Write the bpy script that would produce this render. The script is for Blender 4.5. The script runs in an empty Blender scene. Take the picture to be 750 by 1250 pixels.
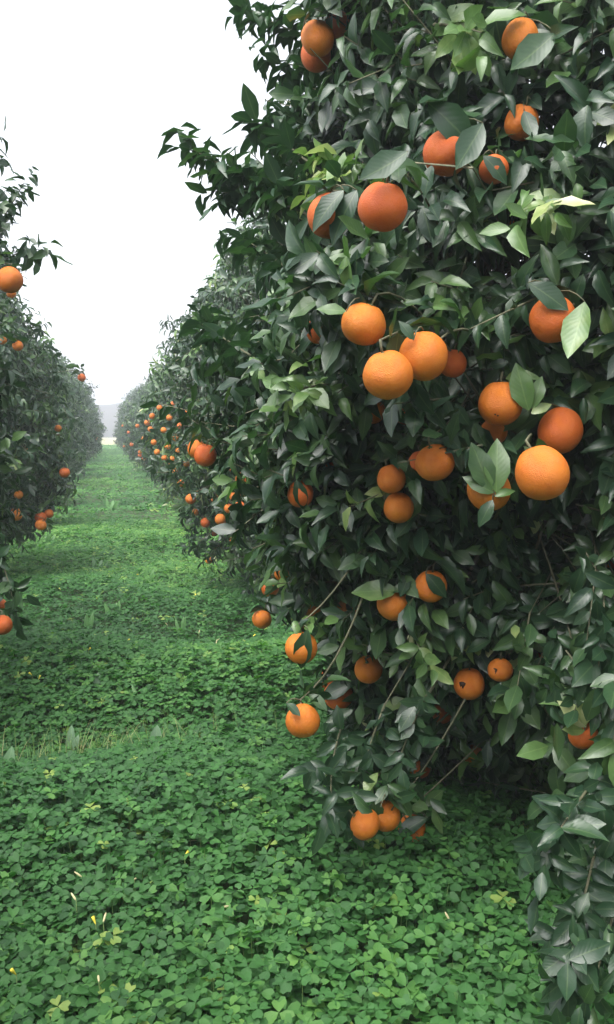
import bpy, math, random
import numpy as np
from mathutils import Matrix, Vector, noise as mnoise

R_ = math.radians
rng = np.random.default_rng(11)
random.seed(11)
S = bpy.context.scene
COL = S.collection

# ------------------------------------------------------------------ camera
F_PX, W_PX, H_PX = 1082.0, 750.0, 1250.0
CAM = np.array([0.0, 0.0, 1.3])
YAW, PITCH = R_(12.76), R_(5.28)
cd = bpy.data.cameras.new('camera')
cam = bpy.data.objects.new('camera', cd); COL.objects.link(cam)
cam.location = CAM
cam.rotation_euler = (math.pi / 2 - PITCH, 0, -YAW)
cd.sensor_fit = 'VERTICAL'; cd.sensor_height = 24.0
cd.lens = 24.0 * F_PX / H_PX
cd.clip_start = 0.05; cd.clip_end = 3000
S.camera = cam
FWD = np.array([math.sin(YAW) * math.cos(PITCH), math.cos(YAW) * math.cos(PITCH), -math.sin(PITCH)])
RGT = np.array([math.cos(YAW), -math.sin(YAW), 0.0])
UPV = np.cross(RGT, FWD)

# ------------------------------------------------------------------ sky and sun (overcast)
SUN_EL, SUN_AZ = R_(62), R_(228)      # azimuth clockwise from +Y: soft light comes over the left shoulder
wd = bpy.data.worlds.new('World'); S.world = wd; wd.use_nodes = True
nt = wd.node_tree; nt.nodes.clear()
sky = nt.nodes.new('ShaderNodeTexSky'); sky.sky_type = 'NISHITA'; sky.sun_disc = False
sky.sun_elevation = SUN_EL; sky.sun_rotation = SUN_AZ
sky.air_density = 1.0; sky.dust_density = 4.0; sky.ozone_density = 1.0
hs = nt.nodes.new('ShaderNodeHueSaturation'); hs.inputs['Saturation'].default_value = 0.22
bg = nt.nodes.new('ShaderNodeBackground'); bg.inputs['Strength'].default_value = 0.15
wo = nt.nodes.new('ShaderNodeOutputWorld')
nt.links.new(sky.outputs[0], hs.inputs['Color']); nt.links.new(hs.outputs[0], bg.inputs[0]); nt.links.new(bg.outputs[0], wo.inputs[0])
sd = bpy.data.lights.new('sun', 'SUN'); sd.energy = 1.35; sd.angle = R_(70); sd.color = (1, 0.97, 0.92)
sun = bpy.data.objects.new('sun', sd); COL.objects.link(sun)
sdir = Vector((math.sin(SUN_AZ) * math.cos(SUN_EL), math.cos(SUN_AZ) * math.cos(SUN_EL), math.sin(SUN_EL)))
sun.rotation_euler = sdir.to_track_quat('Z', 'Y').to_euler()
vs = S.view_settings
vs.view_transform = 'Standard'; vs.look = 'None'; vs.gamma = 1; vs.exposure = 1.6
try: vs.use_curve_mapping = False
except Exception: pass
S.cycles.volume_bounces = 1
S.cycles.max_bounces = 8
S.cycles.transparent_max_bounces = 8

# ------------------------------------------------------------------ helpers
def unproj(px, py, d):
    return CAM + RGT * ((px - 375) / F_PX * d) + UPV * (-(py - 625) / F_PX * d) + FWD * d
def proj(P):
    v = np.asarray(P) - CAM
    d = v @ FWD
    dd = np.where(np.abs(d) < 1e-6, 1e-6, d)
    return 375 + F_PX * (v @ RGT) / dd, 625 - F_PX * (v @ UPV) / dd, d
def norm(v):
    return v / np.maximum(np.linalg.norm(v, axis=-1, keepdims=True), 1e-9)

def mesh(name, V, T, data=None, mat=None, smooth=True):
    V = np.ascontiguousarray(V, dtype=np.float32); T = np.ascontiguousarray(T, dtype=np.int32)
    me = bpy.data.meshes.new(name)
    me.vertices.add(len(V)); me.vertices.foreach_set('co', V.ravel())
    n = len(T)
    me.loops.add(n * 3); me.loops.foreach_set('vertex_index', T.ravel())
    me.polygons.add(n)
    me.polygons.foreach_set('loop_start', np.arange(0, 3 * n, 3, dtype=np.int32))
    me.polygons.foreach_set('loop_total', np.full(n, 3, dtype=np.int32))
    if smooth: me.polygons.foreach_set('use_smooth', np.ones(n, dtype=bool))
    me.update(calc_edges=True); me.validate()
    if data is not None:
        a = me.attributes.new('ld', 'FLOAT_VECTOR', 'POINT')
        a.data.foreach_set('vector', np.ascontiguousarray(data, dtype=np.float32).ravel())
    if mat: me.materials.append(mat)
    return me
def link(name, data, parent=None, loc=None):
    o = bpy.data.objects.new(name, data); COL.objects.link(o)
    if parent is not None: o.parent = parent
    if loc is not None: o.location = loc
    return o
def tag(o, label, cat, group=None):
    o['label'] = label; o['category'] = cat
    if group: o['group'] = group
    return o
def structure(o):
    o['kind'] = 'structure'; return o
def stuff(o):
    o['kind'] = 'stuff'; return o

class TB:                                              # collects tapered tubes and loose triangles
    def __init__(s): s.V = []; s.T = []; s.n = 0
    def add(s, V, T):
        s.V.append(np.asarray(V, float)); s.T.append(np.asarray(T, int) + s.n); s.n += len(V)
    def tube(s, pts, rad, k=5, cap=True):
        pts = np.asarray(pts, float); n = len(pts)
        rad = np.broadcast_to(np.asarray(rad, float), (n,))
        tan = norm(np.gradient(pts, axis=0))
        ref = np.array([0.31, 0.17, 0.93]); 
        if abs(tan[0] @ ref) > 0.9: ref = np.array([0.9, -0.3, 0.2])
        U = norm(np.cross(tan, ref)); Wv = np.cross(tan, U)
        a = np.arange(k) * 2 * math.pi / k
        V = (pts[:, None] + rad[:, None, None] * (np.cos(a)[None, :, None] * U[:, None] + np.sin(a)[None, :, None] * Wv[:, None])).reshape(-1, 3)
        T = []
        for i in range(n - 1):
            for j in range(k):
                b = (j + 1) % k
                T += [(i * k + j, i * k + b, (i + 1) * k + b), (i * k + j, (i + 1) * k + b, (i + 1) * k + j)]
        if cap:
            V = np.vstack([V, pts[:1], pts[-1:]])
            for j in range(k):
                b = (j + 1) % k
                T += [(n * k, b, j), (n * k + 1, (n - 1) * k + j, (n - 1) * k + b)]
        s.add(V, T)
    def mesh(s, name, mat, data=None):
        return mesh(name, np.vstack(s.V), np.vstack(s.T), data, mat)

def bez(a, b, c, n=6):
    t = np.linspace(0, 1, n)[:, None]
    return (1 - t) ** 2 * a + 2 * t * (1 - t) * b + t ** 2 * c

# ------------------------------------------------------------------ materials
def new_mat(name):
    m = bpy.data.materials.new(name); m.use_nodes = True
    t = m.node_tree; t.nodes.clear()
    o = t.nodes.new('ShaderNodeOutputMaterial')
    return m, t, o
def node(t, kind, **kw):
    n = t.nodes.new(kind)
    for k, v in kw.items():
        if k in n.inputs: n.inputs[k].default_value = v
        else: setattr(n, k, v)
    return n
def ramp(t, stops):
    r = t.nodes.new('ShaderNodeValToRGB'); e = r.color_ramp.elements
    e[0].position, e[0].color = stops[0][0], (*stops[0][1], 1)
    e[1].position, e[1].color = stops[-1][0], (*stops[-1][1], 1)
    for p, c in stops[1:-1]:
        x = e.new(p); x.color = (*c, 1)
    return r

def leaf_material(name, stops, rib, rough=0.42, transl=0.2, spec=0.5, rib_w=0.10, tcol=(0.7, 1.0, 0.45)):
    m, t, o = new_mat(name); L = t.links.new
    at = node(t, 'ShaderNodeAttribute', attribute_name='ld')
    sp = node(t, 'ShaderNodeSeparateXYZ'); L(at.outputs['Vector'], sp.inputs[0])
    geo = node(t, 'ShaderNodeNewGeometry')
    nz = node(t, 'ShaderNodeTexNoise', Scale=34.0, Detail=3.0); L(geo.outputs['Position'], nz.inputs['Vector'])
    ma = node(t, 'ShaderNodeMath', operation='MULTIPLY_ADD'); L(nz.outputs[0], ma.inputs[0]); ma.inputs[1].default_value = 0.26
    sb = node(t, 'ShaderNodeMath', operation='SUBTRACT'); L(sp.outputs['Z'], sb.inputs[0]); sb.inputs[1].default_value = 0.13
    L(sb.outputs[0], ma.inputs[2])
    rp = ramp(t, stops); L(ma.outputs[0], rp.inputs[0])
    ab = node(t, 'ShaderNodeMath', operation='ABSOLUTE'); L(sp.outputs['X'], ab.inputs[0])
    mr = node(t, 'ShaderNodeMapRange'); L(ab.outputs[0], mr.inputs[0])
    mr.inputs[1].default_value = 0.0; mr.inputs[2].default_value = rib_w; mr.inputs[3].default_value = 0.55; mr.inputs[4].default_value = 0.0
    mx = node(t, 'ShaderNodeMix', data_type='RGBA'); L(mr.outputs[0], mx.inputs[0]); L(rp.outputs[0], mx.inputs[6])
    mul = node(t, 'ShaderNodeMix', data_type='RGBA', blend_type='ADD'); mul.inputs[0].default_value = 1.0
    L(rp.outputs[0], mul.inputs[6]); mul.inputs[7].default_value = (*rib, 1); L(mul.outputs[2], mx.inputs[7])
    p = node(t, 'ShaderNodeBsdfPrincipled', Roughness=rough); p.inputs['Specular IOR Level'].default_value = spec
    L(mx.outputs[2], p.inputs['Base Color'])
    # side veins as fine relief
    wv = node(t, 'ShaderNodeMath', operation='MULTIPLY'); L(sp.outputs['Y'], wv.inputs[0]); wv.inputs[1].default_value = 62.0
    w2 = node(t, 'ShaderNodeMath', operation='MULTIPLY_ADD'); L(ab.outputs[0], w2.inputs[0]); w2.inputs[1].default_value = -16.0; L(wv.outputs[0], w2.inputs[2])
    sn = node(t, 'ShaderNodeMath', operation='SINE'); L(w2.outputs[0], sn.inputs[0])
    ad = node(t, 'ShaderNodeMath', operation='ADD'); L(sn.outputs[0], ad.inputs[0]); L(nz.outputs[0], ad.inputs[1])
    bp = node(t, 'ShaderNodeBump', Strength=0.05, Distance=0.002); L(ad.outputs[0], bp.inputs['Height']); L(bp.outputs[0], p.inputs['Normal'])
    tr = node(t, 'ShaderNodeBsdfTranslucent')
    tm = node(t, 'ShaderNodeMix', data_type='RGBA', blend_type='MULTIPLY'); tm.inputs[0].default_value = 1.0
    sc = node(t, 'ShaderNodeMix', data_type='RGBA', blend_type='ADD'); sc.inputs[0].default_value = 1.0
    L(mx.outputs[2], sc.inputs[6]); L(mx.outputs[2], sc.inputs[7])
    L(sc.outputs[2], tm.inputs[6]); tm.inputs[7].default_value = (*tcol, 1); L(tm.outputs[2], tr.inputs[0])
    ms = node(t, 'ShaderNodeMixShader'); ms.inputs[0].default_value = transl
    L(p.outputs[0], ms.inputs[1]); L(tr.outputs[0], ms.inputs[2]); L(ms.outputs[0], o.inputs[0])
    return m

M_LEAF = leaf_material('citrus_leaf', [(0.0, (0.016, 0.040, 0.022)), (0.3, (0.027, 0.064, 0.029)), (0.55, (0.058, 0.112, 0.038)),
                                       (0.75, (0.10, 0.185, 0.055)), (0.88, (0.24, 0.30, 0.11)), (1.0, (0.46, 0.46, 0.27))],
                       (0.08, 0.10, 0.04), rough=0.30, transl=0.16, spec=0.5)
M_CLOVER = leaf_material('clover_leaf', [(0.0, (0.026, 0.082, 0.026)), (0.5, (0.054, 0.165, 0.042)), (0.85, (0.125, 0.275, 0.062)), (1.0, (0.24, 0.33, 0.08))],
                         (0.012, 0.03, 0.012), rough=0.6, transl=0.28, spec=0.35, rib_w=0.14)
M_WEED = leaf_material('weed_leaf', [(0.0, (0.05, 0.13, 0.04)), (0.5, (0.09, 0.22, 0.06)), (1.0, (0.12, 0.21, 0.12))],
                       (0.08, 0.10, 0.06), rough=0.55, transl=0.2)
M_GRASS = leaf_material('grass_blade', [(0.0, (0.06, 0.16, 0.035)), (0.6, (0.11, 0.24, 0.05)), (1.0, (0.36, 0.33, 0.16))], (0.02, 0.03, 0.01), rough=0.55, transl=0.25)

def simple(name, col, rough=0.6, noise_scale=None, col2=None, bump=0.0, detail=4.0, spec=0.4):
    m, t, o = new_mat(name); L = t.links.new
    p = node(t, 'ShaderNodeBsdfPrincipled', Roughness=rough); p.inputs['Specular IOR Level'].default_value = spec
    L(p.outputs[0], o.inputs[0])
    if noise_scale:
        tc = node(t, 'ShaderNodeTexCoord')
        nz = node(t, 'ShaderNodeTexNoise', Scale=noise_scale, Detail=detail); L(tc.outputs['Object'], nz.inputs['Vector'])
        r = ramp(t, [(0.3, col), (0.7, col2)]); L(nz.outputs[0], r.inputs[0]); L(r.outputs[0], p.inputs['Base Color'])
        if bump:
            b = node(t, 'ShaderNodeBump', Strength=bump, Distance=0.01); L(nz.outputs[0], b.inputs['Height']); L(b.outputs[0], p.inputs['Normal'])
    else:
        p.inputs['Base Color'].default_value = (*col, 1)
    return m
M_BARK = simple('grey_bark', (0.09, 0.075, 0.06), 0.85, 26.0, (0.20, 0.175, 0.14), 0.6)
M_TWIG = simple('green_twig', (0.075, 0.085, 0.045), 0.7, 60.0, (0.15, 0.14, 0.085), 0.3)
M_CALYX = simple('calyx_green', (0.09, 0.13, 0.04), 0.7, 200.0, (0.16, 0.17, 0.07))
M_SCAR = simple('dark_scar', (0.02, 0.012, 0.008), 0.9, 180.0, (0.08, 0.04, 0.02), 0.4)
M_SOIL = simple('soil_and_litter', (0.045, 0.060, 0.024), 0.95, 9.0, (0.065, 0.125, 0.04), 0.5, detail=8.0)
M_FIELD = simple('dry_pale_field', (0.28, 0.28, 0.13), 0.9, 0.3, (0.38, 0.36, 0.20))
M_HILL = simple('wooded_hill', (0.030, 0.035, 0.034), 0.9, 0.12, (0.06, 0.06, 0.055), 0.8)
M_DRY = simple('dry_stalk', (0.34, 0.29, 0.19), 0.8, 60.0, (0.50, 0.44, 0.30))
M_BUD = simple('cream_petal', (0.58, 0.50, 0.22), 0.6, 90.0, (0.66, 0.62, 0.40))
M_YEL = simple('yellow_petal', (0.75, 0.62, 0.04), 0.6, 90.0, (0.85, 0.74, 0.10))
M_STALK = simple('pale_stalk', (0.12, 0.22, 0.06), 0.6, 80.0, (0.18, 0.26, 0.09))

def peel(name, a, b):
    m, t, o = new_mat(name); L = t.links.new
    tc = node(t, 'ShaderNodeTexCoord'); oi = node(t, 'ShaderNodeObjectInfo')
    off = node(t, 'ShaderNodeVectorMath', operation='ADD'); L(tc.outputs['Object'], off.inputs[0])
    cmb = node(t, 'ShaderNodeCombineXYZ'); L(oi.outputs['Random'], cmb.inputs[0]); L(oi.outputs['Random'], cmb.inputs[2]); L(cmb.outputs[0], off.inputs[1])
    big = node(t, 'ShaderNodeTexNoise', Scale=3.5, Detail=4.0); L(off.outputs[0], big.inputs['Vector'])
    r = ramp(t, [(0.25, a), (0.75, b)])
    ad = node(t, 'ShaderNodeMath', operation='MULTIPLY_ADD'); L(oi.outputs['Random'], ad.inputs[0]); ad.inputs[1].default_value = 0.35
    sb = node(t, 'ShaderNodeMath', operation='SUBTRACT'); L(big.outputs[0], sb.inputs[0]); sb.inputs[1].default_value = 0.17
    L(sb.outputs[0], ad.inputs[2]); L(ad.outputs[0], r.inputs[0])
    # small tan freckles that belong to the peel
    vo = node(t, 'ShaderNodeTexVoronoi', Scale=9.0); L(off.outputs[0], vo.inputs['Vector'])
    fr = node(t, 'ShaderNodeMapRange'); L(vo.outputs['Distance'], fr.inputs[0]); fr.inputs[1].default_value = 0.04; fr.inputs[2].default_value = 0.10; fr.inputs[3].default_value = 0.45; fr.inputs[4].default_value = 0.0
    mx = node(t, 'ShaderNodeMix', data_type='RGBA'); L(fr.outputs[0], mx.inputs[0]); L(r.outputs[0], mx.inputs[6]); mx.inputs[7].default_value = (0.30, 0.12, 0.03, 1)
    p = node(t, 'ShaderNodeBsdfPrincipled', Roughness=0.42); p.inputs['Specular IOR Level'].default_value = 0.35
    p.inputs['Subsurface Weight'].default_value = 0.08; p.inputs['Subsurface Radius'].default_value = (0.008, 0.003, 0.001)
    L(mx.outputs[2], p.inputs['Base Color'])
    po = node(t, 'ShaderNodeTexVoronoi', Scale=62.0); L(off.outputs[0], po.inputs['Vector'])
    lo = node(t, 'ShaderNodeTexNoise', Scale=14.0, Detail=2.0); L(off.outputs[0], lo.inputs['Vector'])
    sm = node(t, 'ShaderNodeMath', operation='ADD'); L(po.outputs['Distance'], sm.inputs[0]); L(lo.outputs[0], sm.inputs[1])
    bp = node(t, 'ShaderNodeBump', Strength=0.35, Distance=0.02); L(sm.outputs[0], bp.inputs['Height']); L(bp.outputs[0], p.inputs['Normal'])
    L(p.outputs[0], o.inputs[0])
    return m
M_PEEL = peel('orange_peel', (0.57, 0.145, 0.018), (0.65, 0.205, 0.022))
M_RED = peel('deep_orange_peel', (0.53, 0.100, 0.020), (0.58, 0.135, 0.020))

# ------------------------------------------------------------------ ground, field, hill
def bumps2(x, y):
    """height of the clover mounds above the soil sheet"""
    h = 0.035 * np.sin(1.9 * x + 0.7 * y + 0.4) * np.sin(1.3 * y - 0.8 * x) + 0.025 * np.sin(4.1 * x - 1.0) * np.sin(3.3 * y + 1.1)
    yy = y + 0.10 * x + 0.06 * np.sin(2.2 * x)
    h = h + 0.055 * np.exp(-((yy - 4.35) / 0.5) ** 2) - 0.035 * np.exp(-((yy - 3.62) / 0.22) ** 2) - 0.035 * np.exp(-((yy - 5.25) / 0.35) ** 2)
    h = h + 0.05 * np.exp(-((yy - 2.7) / 0.5) ** 2) + 0.05 * np.exp(-((yy - 6.4) / 0.7) ** 2) - 0.05 * np.exp(-((yy - 8.0) / 0.4) ** 2) + 0.06 * np.exp(-((yy - 9.6) / 0.8) ** 2)
    h = h - 0.05 * np.exp(-((x + 0.25) / 0.3) ** 2 - ((y - 3.45) / 0.25) ** 2)
    return h
def ground_z(x, y):
    return 0.55 * bumps2(x, y) * np.exp(-np.maximum(y - 12, 0) / 12)

xs = np.concatenate([[-420, -120, -40, -12], np.arange(-5, 6.01, 0.22), [13, 40, 120, 420]])
ys = np.concatenate([[-60, -12, -3], np.arange(0, 14, 0.22), np.arange(14, 60, 1.5), [62, 80, 110, 160, 250, 420]])
GX, GY = np.meshgrid(xs, ys)
fade = np.clip((6 - np.abs(GX)) / 2, 0, 1)
GZ = ground_z(GX, GY) * fade
V = np.stack([GX, GY, GZ], -1).reshape(-1, 3); nx = len(xs)
i, j = np.meshgrid(np.arange(nx - 1), np.arange(len(ys) - 1)); a = (j * nx + i).ravel()
T = np.vstack([np.stack([a, a + 1, a + nx + 1], 1), np.stack([a, a + nx + 1, a + nx], 1)])
structure(link('ground', mesh('ground', V, T, None, M_SOIL)))
fx = np.linspace(-60, 60, 25)
top = np.stack([fx, 74 + 1.2 * np.sin(fx * .3), np.full(25, 0.10)], 1); back = np.stack([fx, np.full(25, 130.0), np.full(25, 0.35)], 1)
V = np.vstack([top, back]); a = np.arange(24)
structure(link('field', mesh('field', V, np.vstack([np.stack([a, a + 1, a + 26], 1), np.stack([a, a + 26, a + 25], 1)]), None, M_FIELD)))
hx = np.linspace(-230, 260, 140); hy = np.linspace(0, 1, 14)
HX, HY = np.meshgrid(hx, hy)
prof = 4.9 + 0.9 * np.sin(hx * 0.021 + 1.2) + 0.9 * np.sin(hx * 0.11) + 0.5 * np.sin(hx * 0.43 + 2) + 0.35 * rng.normal(size=140)
HZ = -0.5 + prof[None] * np.sin(HY * math.pi / 2) ** 0.7 + 0.25 * rng.normal(size=HX.shape) * HY
V = np.stack([HX * 0.8, 118 + 40 * HY + 3 * np.sin(HX * .07), HZ], -1).reshape(-1, 3); nx = 140
i, j = np.meshgrid(np.arange(nx - 1), np.arange(13)); a = (j * nx + i).ravel()
structure(link('hill', mesh('hill', V, np.vstack([np.stack([a, a + 1, a + nx + 1], 1), np.stack([a, a + nx + 1, a + nx], 1)]), None, M_HILL)))

# ------------------------------------------------------------------ leaf templates
def leaf_template(stations, widths, fold, droop, twist, wave):
    V = [(0, 0, 0)]; D = [(0, 0, 0)]; T = []
    def zc(t): return -droop * t * t
    for k, (t, w) in enumerate(zip(stations, widths)):
        x = t * (1 - 0.25 * droop * t)
        for sgn in (-1, 0, 1):
            y = sgn * w * math.cos(fold)
            z = zc(t) + (abs(sgn) * w * math.sin(fold)) + twist * t * sgn * w + wave * abs(sgn) * (1 if (k % 2) else -1) * w
            V.append((x, y, z)); D.append((sgn, t, 0))
    V.append((1 - 0.25 * droop, 0, zc(1))); D.append((0, 1, 0)); n = len(stations); tip = 3 * n + 1
    T += [(0, 2, 1), (0, 3, 2)]
    for k in range(n - 1):
        b = 1 + 3 * k; c = b + 3
        T += [(b, b + 1, c + 1), (b, c + 1, c), (b + 1, b + 2, c + 2), (b + 1, c + 2, c + 1)]
    b = 1 + 3 * (n - 1)
    T += [(b, b + 1, tip), (b + 1, b + 2, tip)]
    return np.array(V, float), np.array(T), np.array(D, float)
HI, LO = [], []
for k in range(6):
    f, d, tw, wv = [(0.32, 0.25, 0.15, 0.10), (0.55, 0.45, -0.25, 0.12), (0.22, 0.10, 0.3, 0.16), (0.62, 0.6, 0.35, 0.08), (0.38, -0.18, -0.35, 0.14), (0.8, 0.38, 0.1, 0.10)][k]
    HI.append(leaf_template([.14, .38, .62, .85], [.13, .235, .225, .105], f, d, tw, wv))
    LO.append(leaf_template([.30, .68], [.22, .19], f, d, tw, 0))

def build_leaves(P, X, Z, s, tone, tmpl, tset):
    """join leaves into vertex / triangle / data arrays"""
    Y = np.cross(Z, X); Vs, Ts, Ds, n = [], [], [], 0
    for k in range(len(tset)):
        m = np.where(tmpl == k)[0]
        if not len(m): continue
        tv, tt, td = tset[k]
        v = P[m][:, None] + s[m][:, None, None] * (tv[None, :, 0:1] * X[m][:, None] + tv[None, :, 1:2] * Y[m][:, None] + tv[None, :, 2:3] * Z[m][:, None])
        t = tt[None] + (np.arange(len(m)) * len(tv))[:, None, None] + n
        d = np.broadcast_to(td[None], (len(m), *td.shape)).copy(); d[:, :, 2] = tone[m][:, None]
        Vs.append(v.reshape(-1, 3)); Ts.append(t.reshape(-1, 3)); Ds.append(d.reshape(-1, 3)); n += len(m) * len(tv)
    return np.vstack(Vs), np.vstack(Ts), np.vstack(Ds)

def grow_shoots(tip, dirn, length, nl, leaf_len, tone, out, r=rng):
    """leaves along shoots; tip, dirn (n,3). Returns leaf arrays"""
    n = len(tip)
    base = tip - dirn * length[:, None]
    ref = np.where(np.abs(dirn[:, 2:3]) > 0.9, np.array([[1.0, 0, 0]]), np.array([[0, 0, 1.0]]))
    U = norm(np.cross(dirn, ref)); Wv = np.cross(dirn, U)
    k = np.arange(nl)[None]
    t = (k + 0.6) / nl + r.normal(0, 0.03, (n, nl)); t = np.clip(t, 0.05, 1)
    al = k * 2.4 + r.uniform(0, 6.28, (n, 1)) + r.normal(0, 0.3, (n, nl))
    Nr = np.cos(al)[..., None] * U[:, None] + np.sin(al)[..., None] * Wv[:, None]
    spread = np.where(t > 0.9, 0.35, 0.9)[..., None]
    P = base[:, None] + dirn[:, None] * (t * length[:, None])[..., None]
    X = norm(dirn[:, None] * 0.45 + Nr * spread + np.array([0, 0, -0.42]) + r.normal(0, 0.18, (n, nl, 3)))
    want = dirn[:, None] * 0.5 + np.array([0, 0, 0.6]) + out[:, None] * 0.8 + r.normal(0, 0.33, (n, nl, 3))
    Z = norm(want - (want * X).sum(-1, keepdims=True) * X)
    s = leaf_len * (0.62 + 0.5 * r.random((n, nl))) * np.where(t < 0.2, 0.8, 1.0)
    s = s * (0.85 + 0.3 * r.random((n, 1)))
    tn = np.clip(tone[:, None] + r.normal(0, 0.075, (n, nl)), 0, 1)
    return P.reshape(-1, 3), X.reshape(-1, 3), Z.reshape(-1, 3), s.ravel(), tn.ravel(), base

def nfield(P, scale, seed):
    return np.array([mnoise.noise(Vector((p[0] * scale + seed, p[1] * scale - seed, p[2] * scale + 2 * seed))) for p in P])

# ------------------------------------------------------------------ crowns as radius functions about the trunk
class Crown:
    def __init__(s, c, zs, rs, seed, rough=0.10):
        s.c = np.array(c, float); s.zs = zs; s.rs = rs; s.seed = seed; s.rough = rough; s.b = []; s.z0b = []
    def bump(s, P, amp, sig): s.b.append((np.array(P, float), amp, sig))
    def R(s, P):
        P = np.atleast_2d(P); d = P[:, :2] - s.c[:2]; z = P[:, 2]
        r = np.interp(z, s.zs, s.rs, left=0.0, right=0.0)
        u = norm(d); Q = np.concatenate([s.c[:2] + u * np.maximum(r, .2)[:, None], z[:, None]], 1)
        n1 = nfield(Q, 2.1, s.seed) ; n2 = nfield(Q, 5.0, s.seed + 3)
        r = r * (1 + s.rough * 1.3 * n1 + s.rough * 0.8 * n2)
        for p, a, sg in s.b:
            pd = norm((p[:2] - s.c[:2])[None])[0] * np.interp(p[2], s.zs, s.rs)
            dd = ((Q[:, :2] - (s.c[:2] + pd)) ** 2).sum(1) + (z - p[2]) ** 2
            r = r + np.where(r > 0, a * np.exp(-dd / (2 * sg * sg)), 0)
        return np.maximum(r, 0)
    def sample(s, n, cover, inner=0.35, toward=None, bias=0.0):
        """shoot tips spread through the outer part of the crown"""
        z = np.zeros(0); ph = np.zeros(0)
        zz = rng.uniform(s.zs[0], s.zs[-1], n * 4); rr = np.interp(zz, s.zs, s.rs)
        keep = rng.random(n * 4) < rr / max(s.rs); zz = zz[keep]
        ph = rng.uniform(-math.pi, math.pi, len(zz))
        if toward is not None:
            c = np.cos(ph - toward); keep = rng.random(len(ph)) < np.clip(1 - bias + bias * (0.55 + 0.9 * c), 0.05, 1)
            zz, ph = zz[keep], ph[keep]
        zz, ph = zz[:n], ph[:n]
        o = np.stack([np.cos(ph), np.sin(ph), np.zeros_like(ph)], 1)
        Q = s.c + o * 1.0; Q[:, 2] = zz
        Rr = s.R(Q)
        u = np.where(rng.random(len(zz)) < inner, rng.uniform(0.42, 0.9, len(zz)), rng.uniform(0.88, 1.0, len(zz)))
        tip = s.c + o * (Rr * u)[:, None]; tip[:, 2] = zz + rng.normal(0, 0.04, len(zz))
        keep = nfield(tip, 3.3, s.seed + 9) > cover
        return tip[keep], o[keep], ((zz - s.zs[0]) / (s.zs[-1] - s.zs[0]))[keep]

def skeleton(c, H, Rm, seed, n_limb=6):
    """trunk and limb centre lines"""
    r = np.random.default_rng(seed)
    c = np.array(c, float)
    trunk = np.array([c + (0, 0, -0.08), c + (0.02, -0.01, 0.12), c + (0.03, 0.02, 0.35), c + (0.0, 0.03, 0.58)])
    limbs = []
    for k in range(n_limb):
        a = k * 2 * math.pi / n_limb + r.normal(0, 0.25); o = np.array([math.cos(a), math.sin(a), 0])
        up = H * r.uniform(0.45, 0.8); ro = Rm * r.uniform(0.45, 0.75)
        st = trunk[3] - (0, 0, r.uniform(0.02, 0.2))
        limbs.append(bez(st, c + o * ro * 0.55 + np.array([0, 0, 0.5 + 0.35 * up]), c + o * ro + np.array([0, 0, up]), 9))
        for q in range(3):
            b = limbs[-1] if q == 0 else limbs[-1 - q]
            st2 = b[r.integers(3, 7)]
            a2 = a + r.normal(0, 0.7); o2 = np.array([math.cos(a2), math.sin(a2), 0])
            e = st2 + o2 * Rm * r.uniform(0.25, 0.5) + np.array([0, 0, r.uniform(-0.5, 0.5)])
            limbs.append(bez(st2, (st2 + e) / 2 + np.array([0, 0, 0.18]), e, 6))
    return trunk, limbs

def bark_parts(tree, trunk, limbs, inv):
    tb = TB(); tb.tube(trunk + inv, [0.11, 0.085, 0.075, 0.07], 10)
    t = link('trunk', tb.mesh('trunk', M_BARK), tree)
    for L_ in limbs:
        b = TB(); n = len(L_); r0 = 0.042 if n == 9 else 0.018
        b.tube(L_ + inv, np.linspace(r0, r0 * 0.3, n), 7 if n == 9 else 5)
        link('limb', b.mesh('limb', M_BARK), t)
    return t

def connect(tb, A, pts, r0=0.0025, r1=0.005, sag=0.05, axis=None):
    """thin twig from A back to the nearest wood"""
    d = ((pts - A) ** 2).sum(1); i = np.argsort(d)[rng.integers(0, 14)]; B = pts[i]; d = d[i:i + 1]
    m = (A + B) / 2 + np.array([0, 0, sag * math.sqrt(d.min()) * 2])
    ax = pts.mean(0); h = ax[:2] - A[:2]; m[:2] = A[:2] + h * min(0.45, 0.42 / max(np.linalg.norm(h), .1))
    tb.tube(bez(A, m, B, 8), np.linspace(r0, r1, 8), 3, cap=False)

# ------------------------------------------------------------------ crown shapes
CA = Crown((1.65, 2.65, 0), [0.14, 0.3, 0.5, 0.73, 1.0, 1.22, 1.36, 1.62, 1.9, 2.2, 2.55, 2.9, 3.2, 3.5],
           [0.80, 0.95, 1.01, 1.05, 1.11, 1.26, 1.33, 1.29, 1.20, 1.20, 1.15, 0.98, 0.72, 0.2], 1.7, 0.125)
CA.bump(unproj(475, 450, 1.6), 0.16, 0.20)       # boughs that lean towards the path
CA.bump(unproj(650, 540, 1.6), 0.10, 0.14)
CA.bump(unproj(470, 250, 1.7), 0.14, 0.22)
CA.bump(unproj(640, 450, 1.7), -0.36, 0.14)      # hollow behind the hanging bunch
CA.bump(unproj(590, 640, 1.8), -0.34, 0.16)
CA.bump(unproj(690, 640, 1.8), -0.15, 0.15)
CA.bump(unproj(600, 770, 2.0), -0.22, 0.12)
CA.bump(unproj(725, 1080, 1.75), 0.40, 0.27)     # skirt sweeping to the ground
CA.bump(unproj(735, 850, 1.65), 0.14, 0.22)
CA.bump(unproj(610, 1020, 2.1), -0.45, 0.17)     # open under the skirt
CA.bump(unproj(560, 1080, 2.1), -0.50, 0.22)
CA.bump(unproj(345, 110, 2.7), -0.22, 0.10)      # notch below the top bough
CA.bump(unproj(420, 1080, 2.3), -0.5, 0.20)
prof_z = [0.22, 0.45, 0.8, 1.2, 1.7, 2.2, 2.6, 2.95, 3.2]
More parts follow.
